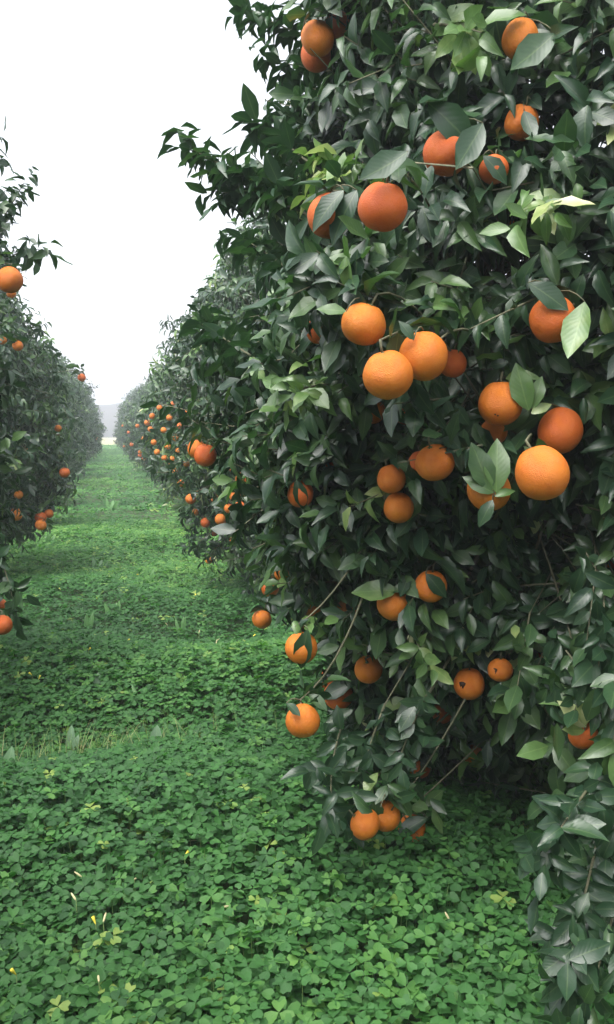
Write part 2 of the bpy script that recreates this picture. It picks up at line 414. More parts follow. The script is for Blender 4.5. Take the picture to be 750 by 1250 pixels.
CB = Crown((1.62, 6.4, 0), prof_z, [0.82, 1.04, 1.12, 1.17, 1.14, 1.00, 0.82, 0.55, 0.15], 5.3, 0.20)
CL1 = Crown((-1.55, 4.25, 0), [0.45, 0.65, 0.9, 1.3, 1.7, 2.1, 2.4, 2.65, 2.9], [0.75, 1.02, 1.10, 1.13, 1.16, 1.17, 1.14, 1.02, 0.35], 8.1, 0.17)
CL2 = Crown((-1.62, 7.7, 0), [0.28, 0.5, 0.9, 1.3, 1.7, 2.1, 2.5, 2.8, 3.0], [0.85, 1.10, 1.25, 1.28, 1.24, 1.16, 0.95, 0.6, 0.15], 3.9, 0.20)
VAR = [Crown((0, 0, 0), prof_z, [0.80, 1.02, 1.14, 1.18, 1.12, 0.98, 0.78, 0.5, 0.15], 21.0 + 7 * k, 0.25) for k in range(3)]

# ------------------------------------------------------------------ oranges: pixel, size in pixels, how clear of leaves (1 = in the open)
NEAR = [  # px, py, diameter px, clear, red?, label
 (388, 47, 40, 1.0, 0, 'salmon-tinted orange highest on the crown edge, against white sky'),
 (386, 68, 37, 0.8, 1, 'red-tinted orange tucked just under the one highest on the crown edge'),
 (412, 30, 32, 0.6, 1, 'shaded orange half hidden behind the highest oranges on the crown edge'),
 (635, 48, 44, 0.95, 0, 'bright oval orange with one broad leaf crossing its lower edge'),
 (467, 253, 61, 1.0, 1, 'large deep orange fruit hanging beside a dark narrow leaf bunch'),
 (402, 264, 54, 0.5, 1, 'orange mostly covered by dark leaf stems, next to large deep orange fruit'),
 (545, 187, 56, 0.55, 1, 'large dull red orange half covered by drooping dark leaves'),
 (603, 207, 36, 0.85, 1, 'small red orange below a forked grey twig'),
 (637, 150, 42, 0.5, 0, 'orange crossed by a dark twig under the broad-leafed top fruit'),
 (592, 106, 28, 0.4, 1, 'sliver of red orange under a cluster of broad dull leaves'),
 (623, 272, 22, 0.5, 0, 'tiny patch of orange fruit deep among pale young leaves'),
 (444, 396, 56, 1.0, 0, 'upper orange of the big bright trio, a pale leaf on its left'),
 (474, 458, 62, 1.0, 0, 'lowest and fullest orange of the big bright trio'),
 (517, 435, 61, 1.0, 0, 'rear orange of the big bright trio, partly behind its neighbour'),
 (390, 403, 32, 0.6, 1, 'small shaded orange cut by a dark leaf, beside the bright trio'),
 (456, 502, 30, 0.75, 0, 'small orange peeking out under the big bright trio'),
 (496, 506, 28, 0.6, 1, 'narrow glimpse of orange beneath the rear fruit of the trio'),
 (553, 444, 34, 0.6, 1, 'dark red orange in shade behind the big bright trio'),
 (662, 578, 64, 1.0, 0, 'largest round glowing orange, front fruit of the hanging bunch'),
 (611, 493, 54, 1.0, 0, 'yellowest orange of the hanging bunch, dark spots near its base'),
 (684, 526, 54, 1.0, 1, 'reddish orange of the hanging bunch, behind the round front fruit'),
 (603, 527, 34, 0.75, 0, 'orange partly hidden beneath the yellowest fruit of the bunch'),
 (597, 598, 54, 0.7, 0, 'orange behind upright leaf tips at the foot of the hanging bunch'),
 (675, 390, 58, 0.8, 1, 'large dark red orange in deep shade behind a hanging pale leaf'),
 (531, 565, 48, 1.0, 0, 'single broad orange between the bright trio and the small pair'),
 (514, 567, 32, 0.7, 1, 'orange showing as a rim behind the single broad orange'),
 (478, 585, 35, 1.0, 0, 'upper of two small oranges hanging one above the other'),
 (487, 620, 37, 1.0, 0, 'lower of two small oranges hanging one above the other'),
 (367, 603, 32, 0.7, 1, 'shaded orange with a leaf across it, left of the bare twig'),
 (404, 568, 28, 0.5, 1, 'dim red orange deep among leaves above the bare twig'),
 (481, 737, 42, 0.85, 0, 'orange with a torn crown under a light green leaf'),
 (526, 716, 40, 0.8, 0, 'orange wrapped by dark leaves beside the torn one'),
 (368, 791, 40, 0.75, 0, 'orange split by a dark leaf, above the lone low fruit'),
 (450, 817, 35, 1.0, 0, 'smooth orange hanging in the open over the leafy skirt'),
 (413, 849, 36, 0.7, 1, 'shaded orange below the smooth open one, leaves on top'),
 (401, 829, 24, 0.5, 1, 'small dull orange squeezed among leaves near the split pair'),
 (370, 880, 42, 1.0, 0, 'lone bright orange dangling at the skirt edge above clover'),
 (320, 756, 24, 1.0, 0, 'small round orange standing out from the skirt over the path'),
 (330, 718, 22, 0.7, 1, 'small red orange in the leaves above the one over the path'),
 (573, 835, 38, 1.0, 0, 'orange with a dark pecked hole in its side'),
 (611, 818, 31, 1.0, 0, 'smaller plain orange beside the pecked one'),
 (471, 996, 37, 1.0, 0, 'upper middle orange of the low bunch just above the clover'),
 (446, 1006, 38, 0.9, 0, 'orange with a leaf over its face in the low bunch'),
 (503, 1011, 34, 0.95, 0, 'orange with a dark leaf tip across it in the low bunch'),
 (437, 1020, 28, 0.9, 1, 'dull orange at the back of the low bunch'),
 (512, 936, 28, 0.5, 1, 'dim orange inside the skirt above the low bunch'),
 (578, 922, 24, 0.6, 0, 'small orange behind yellowing leaves at the open underside of skirt'),
 (712, 897, 36, 0.7, 1, 'orange under a cluster of pale variegated young leaves'),
 (737, 862, 26, 0.5, 1, 'orange glimpsed behind the pale variegated young leaves'),
 (746, 690, 26, 0.7, 1, 'red orange high above the pale variegated leaves, in dense foliage'),
 (701, 1094, 20, 0.6, 1, 'small orange low in the skirt that sweeps to the ground'),
 (590, 721, 24, 0.5, 1, 'dark red orange in the shaded hollow of the crown'),
 (424, 744, 26, 0.6, 0, 'small orange among leaves left of the torn one'),
 (356, 656, 18, 0.7, 1, 'small orange spot in leaves under the bare twig'),
 (508, 757, 22, 0.5, 1, 'small dim orange under the leaf-wrapped one'),
 (251, 556, 28, 1.0, 1, 'deep orange fruit sticking out of the crown over the path'),
 (240, 548, 22, 0.9, 0, 'pale cracked orange with dark stripes, over the path'),
 (297, 585, 19, 0.8, 1, 'left one of two oranges shaded by a hanging leaf'),
 (319, 591, 20, 0.7, 1, 'right one of two oranges shaded by a hanging leaf'),
 (345, 700, 20, 0.8, 0, 'small orange half way up the skirt above the leaf-split orange'),
 (385, 745, 24, 0.75, 0, 'orange tucked left of the small one beside the torn orange'),
 (540, 870, 26, 0.75, 1, 'dim orange beneath the pecked one in the skirt'),
 (660, 800, 26, 0.75, 1, 'shaded orange in the leaves right of the plain small one'),
 (640, 720, 24, 0.7, 1, 'shaded orange in the hollow under the hanging bunch'),
]
ROW2 = [(293, 619, 14), (280, 621, 13), (269, 634, 13), (251, 638, 12), (233, 609, 13), (227, 566, 10), (244, 602, 9), (255, 684, 9), (284, 660, 9),
        (284, 574, 11), (297, 600, 12), (262, 520, 10), (276, 640, 10), (270, 605, 11), (286, 606, 12), (262, 650, 10), (240, 625, 10), (221, 590, 9), (232, 545, 9), (246, 520, 9), (215, 535, 8), (266, 668, 9), (258, 612, 9)]
LEFT1 = [(12, 342, 32), (14, 358, 12), (3, 415, 11), (22, 422, 13), (3, 763, 25), (1, 738, 15)]
LEFT2 = [(79, 577, 13), (71, 523, 9), (32, 550, 9), (20, 628, 15), (50, 632, 14), (50, 641, 14), (60, 627, 11), (23, 604, 11), (100, 461, 10), (36, 486, 8)]
FAR = [(180, 516, 8), (184, 524, 7), (195, 498, 7), (212, 493, 8), (201, 559, 6), (210, 560, 6), (210, 566, 6), (161, 543, 5), (171, 552, 5), (171, 556, 5),
       (120, 563, 5), (118, 566, 5), (113, 573, 5), (188, 540, 6), (200, 525, 6), (168, 520, 5), (157, 528, 5), (220, 520, 7), (176, 560, 5), (205, 545, 6),
       (122, 520, 4), (118, 535, 4), (150, 520, 4), (152, 545, 4), (192, 552, 6), (218, 550, 7), (186, 508, 6), (207, 510, 7), (175, 535, 5), (214, 575, 7), (226, 505, 7)]

def march(crown, px, py, lo, hi, margin, ofs=(0, 0, 0), sc=1.0):
    d = np.linspace(lo, hi, 240)
    P = np.stack([unproj(px, py, x) for x in d]); Q = (P - np.array(ofs)) / sc
    r = np.hypot(Q[:, 0] - crown.c[0], Q[:, 1] - crown.c[1])
    ins = r < crown.R(Q) - margin
    return d[ins.argmax()] if ins.any() else None

# orange fruit meshes -----------------------------------------------
def orange_mesh(k, mat):
    r = np.random.default_rng(100 + k); nu, nv = 28, 18
    V = []; T = []
    sq = [0.95, 1.0, 0.92, 1.06, 0.97][k % 5]
    for iv in range(nv + 1):
        th = math.pi * iv / nv
        for iu in range(nu):
            ph = 2 * math.pi * iu / nu
            x, y, z = math.sin(th) * math.cos(ph), math.sin(th) * math.sin(ph), math.cos(th)
            n = mnoise.noise(Vector((x * 1.3 + 5 * k, y * 1.3, z * 1.3)))
            rad = 0.5 * (1 + 0.035 * n)
            rad *= 1 - 0.085 * math.exp(-(th / 0.20) ** 2) * (1 + 0.3 * math.cos(5 * ph)) - 0.06 * math.exp(-((math.pi - th) / 0.14) ** 2)
            rad *= 1 + 0.03 * math.exp(-((th - 0.45) / 0.3) ** 2)
            V.append((x * rad, y * rad, z * rad * sq))
    for iv in range(nv):
        for iu in range(nu):
            a = iv * nu + iu; b = iv * nu + (iu + 1) % nu
            if iv > 0: T.append((a, b + nu, b)) if False else T.append((a, a + nu, b))
            if iv < nv - 1 or True: T.append((b, a + nu, b + nu))
    V = np.array(V); T = np.array(T)
    # drop degenerate polar triangles
    A = V[T]; ar = np.linalg.norm(np.cross(A[:, 1] - A[:, 0], A[:, 2] - A[:, 0]), axis=1)
    return mesh('orange_fruit', V, T[ar > 1e-9], None, mat)
ORM = [orange_mesh(k, M_PEEL) for k in range(5)]; ORR = [orange_mesh(k, M_RED) for k in range(5)]
def calyx_mesh():
    tb = TB(); n = 10; V = [(0, 0, 0.465)]
    for k in range(n):
        a = k * 2 * math.pi / n; r = 0.085 if k % 2 == 0 else 0.045
        V.append((r * math.cos(a), r * math.sin(a), 0.455))
    for k in range(n): V.append((V[k + 1][0] * 0.7, V[k + 1][1] * 0.7, 0.43))
    T = [(0, 1 + k, 1 + (k + 1) % n) for k in range(n)]
    for k in range(n):
        a, b = 1 + k, 1 + (k + 1) % n; T += [(a, a + n, b), (b, a + n, b + n)]
    tb.add(V, T)
    return tb.mesh('calyx', M_CALYX)
CALYX = calyx_mesh()
tb = TB(); tb.tube([(0, 0, 0.44), (0.01, 0, 0.56), (0.035, 0.01, 0.72)], [0.03, 0.026, 0.028], 6); STEM = tb.mesh('stem', M_TWIG)
STEM_TOP = np.array([0.035, 0.01, 0.70])

def patch_mesh(name, shape, dirv, mat):
    """a thin proud patch following the fruit's skin; shape = list of (u, v) outline points in radians"""
    d = Vector(dirv).normalized(); u = d.orthogonal().normalized(); v = d.cross(u)
    up = Vector((0, 0, 1)); v = (up - up.dot(d) * d).normalized(); u = v.cross(d)
    V = []; n = len(shape)
    for rr in (0.503, 0.48):
        V.append(tuple(d * rr))
        for a, b in shape: V.append(tuple((d + u * a + v * b).normalized() * rr))
    T = [(0, 1 + k, 1 + (k + 1) % n) for k in range(n)]
    o = n + 1
    for k in range(n):
        a, b = 1 + k, 1 + (k + 1) % n; T += [(a, a + o, b), (b, a + o, b + o)]
    return mesh(name, np.array(V), np.array(T), None, mat)

oranges = []      # (centre, diameter, clear) of those on each tree, used to keep leaves off their faces
def orange(P, dia, red, label, group=None, parts=True, tilt=0.35, k=None):
    k = random.randrange(5) if k is None else k
    o = bpy.data.objects.new('orange', (ORR if red else ORM)[k]); COL.objects.link(o)
    o.location = P; o.scale = (dia,) * 3
    o.rotation_euler = (random.gauss(0, tilt), random.gauss(0, tilt), random.uniform(0, 6.28))
    tag(o, label, 'orange', group)
    if parts:
        c = link('calyx', CALYX, o); link('stem', STEM, o)
    bpy_m = Matrix.LocRotScale(o.location, o.rotation_euler, o.scale)
    return o, np.array(bpy_m @ Vector(STEM_TOP))

def place(crown, lst, lo, hi, margin=0.02, dmin=0.062, dmax=0.096):
    res = []
    for e in lst:
        px, py, dp = e[:3]
        d = march(crown, px, py, lo, hi, margin + (0.10 * (1 - e[3]) if len(e) > 3 else 0))
        if d is None: d = 0.5 * (0.078 * F_PX / dp + np.clip(0.078 * F_PX / dp, lo, hi))
        d = float(np.clip(d, dmin * F_PX / dp, dmax * F_PX / dp))
        for _ in range(40):
            c = unproj(px, py, d); dia = dp * d / F_PX
            if all(np.linalg.norm(c - q) > 0.485 * (dia + qd) for q, qd in res): break
            d += 0.008
        res.append((c, dia))
    return res

def clear_for_fruit(P, X, s, fruit, clear):
    """leaves neither pass through a fruit nor hang over its open face"""
    C = P + X * (0.5 * s)[:, None]; keep = np.ones(len(P), bool)
    for (c, dia), cl in zip(fruit, clear):
        v = C - c; r = dia / 2
        keep &= (v ** 2).sum(1) > (r * 1.12) ** 2
        for e in (P, P + X * (0.95 * s)[:, None]): keep &= ((e - c) ** 2).sum(1) > (r * 0.98) ** 2
        ax = norm((CAM - c)[None])[0]
        for e, k in ((C, 1.0), (P + X * (0.85 * s)[:, None], 0.8), (P + X * (0.2 * s)[:, None], 0.8)):
            v = e - c; t = v @ ax; dd = np.linalg.norm(v - t[:, None] * ax, axis=1)
            keep &= ~((t > -0.3 * r) & (t < 0.75) & (dd < r * cl * (1.12 if cl > 0.9 else 0.85) * k))
    return keep

tone_meshes = {}
def leaf_data(shape, tone):
    b = int(min(9, max(0, tone * 10)))
    if (shape, b) not in tone_meshes:
        v, t, d = HI[shape]; d = d.copy(); d[:, 2] = (b + 0.5) / 10
        tone_meshes[(shape, b)] = mesh('leaf', v, t, d, M_LEAF)
    return tone_meshes[(shape, b)]

def base_tones(n):
    t = np.clip(rng.normal(0.31, 0.15, n), 0.02, 0.66)
    y = rng.random(n); t = np.where(y < 0.045, rng.uniform(0.62, 0.80, n), t); t = np.where(y < 0.005, rng.uniform(0.82, 0.95, n), t)
    return t

def detailed_tree(crown, label, H, n_shoot, leaf_len, fruit, clear, toward, bias, extra=None, tset=HI, cover=-0.42, n_obj=300, over=None, inner=0.35, len_rng=(0.13, 0.26), low=0):
    loc = np.array([crown.c[0], crown.c[1], float(ground_z(crown.c[0], crown.c[1]))])
    tree = link('orange_tree', None, None, loc); tree.empty_display_size = 0.2
    tag(tree, label, 'tree', 'orange trees in the two rows')
    trunk, limbs = skeleton((*loc[:2], loc[2]), H, max(crown.rs), int(crown.seed * 10))
    bark_parts(tree, trunk, limbs, -loc)
    wood = np.vstack(limbs)
    tip, out, zf = crown.sample(n_shoot, cover, inner, toward, bias)
    if low:
        t2, o2_, z2 = crown.sample(low, -0.6, 0.3, toward, 0.98); k2 = t2[:, 2] < 1.1
        tip = np.vstack([tip, t2[k2]]); out = np.vstack([out, o2_[k2]]); zf = np.concatenate([zf, z2[k2]])
    n = len(tip)
    d = norm(out + np.array([0, 0, 1.0]) * (np.interp(zf, [0, 0.35, 0.7, 1], [-0.85, -0.2, 0.35, 1.4]))[:, None] + rng.normal(0, 0.38, (n, 3)))
    ln = rng.uniform(*len_rng, n)
    parts = [grow_shoots(tip, d, ln, 10, leaf_len, base_tones(n), out)]
    twigs = TB()
    for q in range(n):
        b = parts[0][5][q]
        if q % 2 == 0: twigs.tube([b, b + d[q] * ln[q] * 0.5, tip[q]], [0.0030, 0.0024, 0.0014], 3, cap=False)
        if q % 6 == 0: connect(twigs, b, wood, 0.002, 0.0035)
    if extra:
        for (pts, nl, L_, tn, taper) in extra:      # boughs with a given course
            pts = np.asarray(pts); nl = int(nl * 1.6); t = np.linspace(0.0, 1, nl)
            seg = bez(pts[0], pts[1], pts[2], 14)
            twigs.tube(seg, np.linspace(min(taper, 0.004), 0.0012, 14), 5)
            connect(twigs, pts[0], wood, 0.002, 0.003)
            at = np.stack([np.interp(t, np.linspace(0, 1, 14), seg[:, a]) for a in range(3)], 1)
            tg = norm(np.gradient(at, axis=0))
            dd = norm(tg + rng.normal(0, 0.55, at.shape) + np.array([0, 0, 0.15]))
            l2 = np.full(nl, 0.09)
            pp = grow_shoots(at + dd * 0.07, dd, l2, 5, L_, np.clip(tn + rng.normal(0, 0.06, nl), 0, 1), norm(tg + np.array([-0.3, -0.5, 0.2])))
            parts.append(pp)
    # a few leaves round each fruit stalk, and the stalk's twig
    if fruit:
        fc = np.array([f[0] for f in fruit]); fd = np.array([f[1] for f in fruit])
        o2 = norm(np.concatenate([fc[:, :2] - crown.c[:2], np.zeros((len(fc), 1))], 1))
        for q in range(2):
            dd = norm(np.array([0, 0, 0.4]) - o2 * 0.25 + rng.normal(0, 0.5, fc.shape))
            parts.append(grow_shoots(fc + np.array([0, 0, 1.0]) * (fd * 0.75)[:, None] - o2 * 0.02 + dd * 0.05, dd, np.full(len(fc), 0.10), 5, leaf_len, base_tones(len(fc)), o2))
    P, X, Z, s, tn = [np.concatenate([p[k] for p in parts]) for k in range(5)]
    gz = ground_z(P[:, 0], P[:, 1])
    keep = P[:, 2] - 0.3 * s > gz + 0.10
    if fruit: keep &= clear_for_fruit(P, X, s, fruit, clear)
    P, X, Z, s, tn = P[keep], X[keep], Z[keep], s[keep], tn[keep]
    tm = rng.integers(0, 6, len(P))
    if over:
        ap = []
        for b_, t_, tone in over:
            q = np.argmin([min(np.hypot(f_[0] - b_[0], f_[1] - b_[1]), np.hypot(f_[0] - t_[0], f_[1] - t_[1]), np.hypot(f_[0] - (b_[0] + t_[0]) / 2, f_[1] - (b_[1] + t_[1]) / 2)) for f_ in NEAR])
            c, dia = fruit[q]; dep = float((c - CAM) @ FWD) - dia * 0.62
            A = unproj(*b_, dep + 0.01); B = unproj(*t_, dep)
            X1 = norm((B - A)[None])[0]; w = norm((CAM - A)[None])[0] + np.array([0, 0, 0.5]) + rng.normal(0, 0.2, 3); Z1 = norm((w - (w @ X1) * X1)[None])[0]
            ap.append((A, X1, Z1, np.linalg.norm(B - A) * 1.12, tone))
            twigs.tube(bez(A, (A + c) / 2 + np.array([0, 0, dia * 0.55]), c + np.array([0, 0, dia * 0.52]), 5), np.full(5, 0.0014), 4)
        P = np.vstack([P, [a[0] for a in ap]]); X = np.vstack([X, [a[1] for a in ap]]); Z = np.vstack([Z, [a[2] for a in ap]])
        s = np.concatenate([s, [a[3] for a in ap]]); tn = np.concatenate([tn, [a[4] for a in ap]]); tm = np.concatenate([tm, rng.choice([0, 0, 2, 1, 4], len(ap))])
    return dict(tree=tree, loc=loc, P=P, X=X, Z=Z, s=s, tn=tn, tm=tm, twigs=twigs, wood=wood, tset=tset, n_obj=n_obj, crown=crown)

def choose_leaves(trees):
    """the leaves that show largest: first in their small cell of the picture, ranked by apparent size"""
    allP = np.vstack([t['P'] + t['X'] * (0.5 * t['s'])[:, None] for t in trees])
    px, py, d = proj(allP); cell = 7
    ok = (d > 0.3) & (px > -5) & (px < 755) & (py > -5) & (py < 1255)
    key = np.where(ok, (px // cell).astype(int) * 1000 + (py // cell).astype(int), -1)
    near = {}
    for i in np.where(ok)[0]:
        k = key[i]
        if d[i] < near.get(k, 1e9): near[k] = d[i]
    vis = np.zeros(len(d), bool)
    for i in np.where(ok)[0]: vis[i] = d[i] < near[key[i]] + 0.004
    a = 0
    for t in trees:
        n = len(t['P']); v = vis[a:a + n]; dd = d[a:a + n]; a += n
        C = t['P'] + t['X'] * (0.5 * t['s'])[:, None]
        face = np.abs((norm(CAM - C) * t['Z']).sum(1))
        score = np.where(v, (t['s'] / np.maximum(dd, .3)) ** 2 * (0.25 + face), -1)
        idx = np.argsort(-score)[:t['n_obj']]
        t['pick'] = idx[score[idx] > 0]

def finish_tree(t):
    tree, loc = t['tree'], t['loc']
    mask = np.ones(len(t['P']), bool); mask[t['pick']] = False
    V, T, D = build_leaves(t['P'][mask] - loc, t['X'][mask], t['Z'][mask], t['s'][mask], t['tn'][mask], t['tm'][mask], t['tset'])
    stuff(link('crown', mesh('crown', V, T, D, M_LEAF), tree))
    for i in t['pick']:
        X, Z = t['X'][i], t['Z'][i]; Y = np.cross(Z, X)
        o = bpy.data.objects.new('leaf', leaf_data(int(t['tm'][i]), float(t['tn'][i]))); COL.objects.link(o); o.parent = tree
        s = t['s'][i]; p = t['P'][i] - loc
        o.matrix_local = Matrix(((X[0] * s, Y[0] * s, Z[0] * s, p[0]), (X[1] * s, Y[1] * s, Z[1] * s, p[1]), (X[2] * s, Y[2] * s, Z[2] * s, p[2]), (0, 0, 0, 1)))
    tw = t['twigs']; Vt = np.vstack(tw.V) - loc
    stuff(link('twigs', mesh('twigs', Vt, np.vstack(tw.T), None, M_TWIG), tree))

# ------------------------------------------------------------------ the four trees that show their leaves
camdir = lambda c: math.atan2(CAM[1] - c[1], CAM[0] - c[0])
fa = place(CA, NEAR, 1.25, 3.6); ca = [e[3] for e in NEAR]
fb = place(CB, ROW2, 4.6, 7.2); f1 = place(CL1, LEFT1, 2.6, 4.6); f2 = place(CL2, LEFT2, 5.2, 8.4)
U = unproj
def US(px, py, off, fall=2.1):
    d = march(CA, px, py, 1.3, 2.9, 0.0)
    return unproj(px, py, (fall if d is None else d) + off)
exA = [  # the bough that reaches out over the path, and other boughs against the sky
 ((U(370, 240, 2.45), U(290, 215, 2.7), U(228, 178, 2.75)), 16, 0.080, 0.30, 0.008),
 ((U(390, 270, 2.4), U(330, 235, 2.6), U(268, 235, 2.7)), 14, 0.080, 0.30, 0.007),
 ((U(380, 200, 2.4), U(340, 170, 2.6), U(322, 150, 2.65)), 9, 0.085, 0.25, 0.006),
 ((U(430, 60, 2.4), U(350, 40, 2.6), U(305, 12, 2.65)), 13, 0.075, 0.28, 0.007),
 ((U(420, 90, 2.4), U(365, 80, 2.55), U(328, 75, 2.6)), 9, 0.070, 0.28, 0.006),
 ((U(380, 350, 2.3), U(330, 310, 2.5), U(295, 290, 2.6)), 12, 0.075, 0.25, 0.006),
 ((U(330, 450, 2.4), U(270, 410, 2.7), U(245, 395, 2.8)), 11, 0.075, 0.25, 0.006),
 ((US(430, 230, 0.10, 1.9), US(412, 215, 0.01, 1.8), US(400, 190, -0.05, 1.8)), 5, 0.075, 0.80, 0.004),      # pale new growth
 ((US(400, 250, 0.10, 1.95), US(370, 240, 0.01, 1.95), US(340, 232, -0.05, 2.0)), 5, 0.080, 0.74, 0.004),
 ((US(690, 240, 0.10, 1.8), US(672, 250, 0.01, 1.72), US(650, 262, -0.05, 1.7)), 4, 0.075, 0.74, 0.004),
 ((US(530, 30, 0.10, 2.0), US(560, 30, 0.01, 1.9), US(588, 40, -0.05, 1.85)), 4, 0.085, 0.72, 0.004),
 ((US(600, 880, 0.10, 2.05), US(585, 900, 0.01, 2.0), US(575, 918, -0.05, 1.98)), 3, 0.065, 0.68, 0.004),
 ((US(660, 900, 0.10, 1.9), US(655, 930, 0.01, 1.85), US(645, 955, -0.05, 1.82)), 3, 0.075, 0.66, 0.004),
 ((US(500, 760, 0.10, 2.1), US(510, 785, 0.01, 2.05), US(515, 800, -0.05, 2.0)), 3, 0.065, 0.72, 0.004),
 ((US(400, 470, 0.10, 2.0), US(375, 470, 0.01, 1.95), US(360, 480, -0.05, 1.95)), 5, 0.080, 0.70, 0.004),
 ((US(560, 860, 0.10, 1.95), US(480, 930, 0.01, 2.05), US(465, 985, -0.05, 2.1)), 9, 0.075, 0.28, 0.006),     # bough carrying the low bunch
 ((US(420, 880, 0.10, 2.1), US(400, 930, 0.01, 2.15), US(405, 985, -0.05, 2.15)), 10, 0.075, 0.25, 0.006),
 ((US(735, 1000, 0.10, 1.6), US(715, 1100, 0.01, 1.6), US(690, 1180, -0.05, 1.62)), 12, 0.080, 0.22, 0.006),
 ((US(765, 1060, 0.10, 1.55), US(740, 1150, 0.01, 1.55), US(715, 1235, -0.05, 1.6)), 12, 0.080, 0.25, 0.006),
 ((US(745, 930, 0.10, 1.6), US(700, 980, 0.01, 1.62), US(665, 1045, -0.05, 1.65)), 11, 0.080, 0.22, 0.006),
]
dlow = float((fa[[e[:2] for e in NEAR].index((471, 996))][0] - CAM) @ FWD)
exA += [((U(520, 850, dlow + .02), U(490, 910, dlow - .05), U(472, 978, dlow - .02)), 7, 0.078, 0.26, 0.003),
        ((U(470, 860, dlow + .05), U(445, 920, dlow), U(435, 985, dlow + .02)), 7, 0.075, 0.24, 0.003)]
# single leaves seen lying over the fruit: base px, tip px, tone
OVER = [((678, 40), (630, 88), .35), ((498, 185), (448, 222), .2), ((436, 232), (402, 288), .12), ((420, 232), (380, 272), .15),
 ((522, 125), (580, 172), .2), ((590, 150), (560, 205), .2), ((714, 368), (700, 432), .70), ((645, 345), (692, 374), .25),
 ((423, 380), (390, 376), .62), ((646, 502), (630, 448), .64), ((650, 500), (660, 462), .66), ((648, 500), (612, 522), .5), ((648, 505), (672, 492), .85),
 ((606, 602), (608, 538), .60), ((603, 602), (570, 582), .55), ((600, 600), (578, 545), .45), ((604, 606), (628, 596), .66), ((602, 610), (585, 640), .3),
 ((486, 720), (434, 722), .70), ((500, 715), (478, 720), .5), ((376, 768), (364, 818), .22), ((457, 972), (463, 1014), .45), ((522, 998), (482, 1018), .15),
 ((716, 888), (688, 858), .90), ((716, 886), (740, 866), .88), ((714, 892), (688, 892), .86), ((715, 886), (711, 852), .9), ((432, 832), (392, 850), .22),
 ((350, 858), (366, 872), .3), ((520, 700), (545, 728), .2), ((362, 585), (372, 622), .25), ((505, 415), (490, 392), .3), ((590, 915), (582, 940), .72), ((572, 905), (548, 925), .70),
 ((248, 540), (262, 520), .2), ((300, 570), (320, 600), .3), ((590, 190), (620, 218), .2), ((640, 135), (652, 170), .25)]
exL1 = [((U(-20, 300, 3.7), U(10, 260, 3.6), U(30, 222, 3.6)), 9, 0.075, 0.28, 0.006), ((U(-10, 330, 3.6), U(25, 300, 3.5), U(50, 305, 3.5)), 8, 0.075, 0.28, 0.006),
        ((U(-20, 640, 3.2), U(10, 690, 3.1), U(18, 745, 3.1)), 10, 0.075, 0.3, 0.006)]
TA = detailed_tree(CA, 'large spreading orange tree heavy with big fruit, branches overhanging the clover path', 3.4, 5700, 0.085, fa, ca, camdir(CA.c), 0.95, exA, HI, -0.36, 300, inner=0.42, low=3900, over=OVER)
TBk = detailed_tree(CB, 'orange tree next along the row behind the large fruit-laden tree', 3.1, 2300, 0.082, fb, [0.9] * len(fb), camdir(CB.c), 0.9, None, LO)
TL1 = detailed_tree(CL1, 'blunt-topped orange tree facing the large fruit-laden tree across the path', 2.7, 1900, 0.082, f1, [0.95] * len(f1), math.atan2(-0.6, 0.8), 0.9, exL1, LO)
TL2 = detailed_tree(CL2, 'orange tree just past the blunt-topped one, low skirt over the clover', 2.9, 2300, 0.082, f2, [0.95] * len(f2), math.atan2(-0.6, 0.8), 0.9, None, LO)
NT = [TA, TBk, TL1, TL2]
choose_leaves(NT)

# oranges on them
def put(fruit, tree, labels, reds, group=None):
    for (c, dia), lab, rd in zip(fruit, labels, reds):
        o, top = orange(c, dia, rd, lab, group)
        pts = np.vstack([tree['wood']]); inner = pts[np.argsort(((pts - top) ** 2).sum(1))[rng.integers(0, 14)]]
        ax_ = tree['wood'].mean(0); mid = top + np.array([*(0.22 * norm((ax_ - top)[None, :2])[0]), 0.07])
        tree['twigs'].tube(bez(top, mid, inner, 12), np.linspace(0.0022, 0.004, 12), 4, cap=True)
        if 'pecked' in lab or 'cracked' in lab or 'spots' in lab:
            o.rotation_euler = (0, 0, 0); v = Vector((CAM - c)).normalized()
            side = Vector((0, 0, 1)).cross(v)
            if 'pecked' in lab:
                sh = [(0.20 * math.cos(a) * (1 + 0.35 * math.sin(3 * a)), 0.27 * math.sin(a) * (1 + 0.2 * math.cos(2 * a))) for a in np.linspace(0, 6.28, 13)[:-1]]
                link('pecked_hole', patch_mesh('pecked_hole', sh, v - side * 0.5 - Vector((0, 0, 0.1)), M_SCAR), o)
            elif 'cracked' in lab:
                for k in range(3):
                    sh = [(-0.5, -0.05), (-0.2, 0.02), (0.2, 0.06), (0.5, 0.0), (0.2, -0.03), (-0.2, -0.08)]
                    link('crack', patch_mesh('crack', sh, v + Vector((0, 0, 0.5 - 0.33 * k)), M_SCAR), o)
            else:
                for du, dv in ((-0.25, -0.55), (-0.12, -0.62)):
                    sh = [(0.05 * math.cos(a), 0.04 * math.sin(a)) for a in np.linspace(0, 6.28, 9)[:-1]]
                    link('spot', patch_mesh('spot', sh, v + side * du + Vector((0, 0, dv)), M_SCAR), o)
put(fa, TA, [e[5] for e in NEAR], [e[4] for e in NEAR])
put(fb, TBk, ['small orange on the tree next behind the large fruit-laden tree'] * len(fb), [k % 3 == 0 for k in range(len(fb))], 'oranges on the second tree of the laden row')
l1 = ['large solitary orange near the top of the blunt-topped tree, against sky', 'small orange just beneath the solitary one on the blunt-topped tree',
      'dimmer of two small oranges mid-height on the blunt-topped tree', 'brighter of two small oranges mid-height on the blunt-topped tree',
      'orange at the lowest tip of the blunt-topped tree, over clover', 'orange partly hidden above the lowest one on the blunt-topped tree']
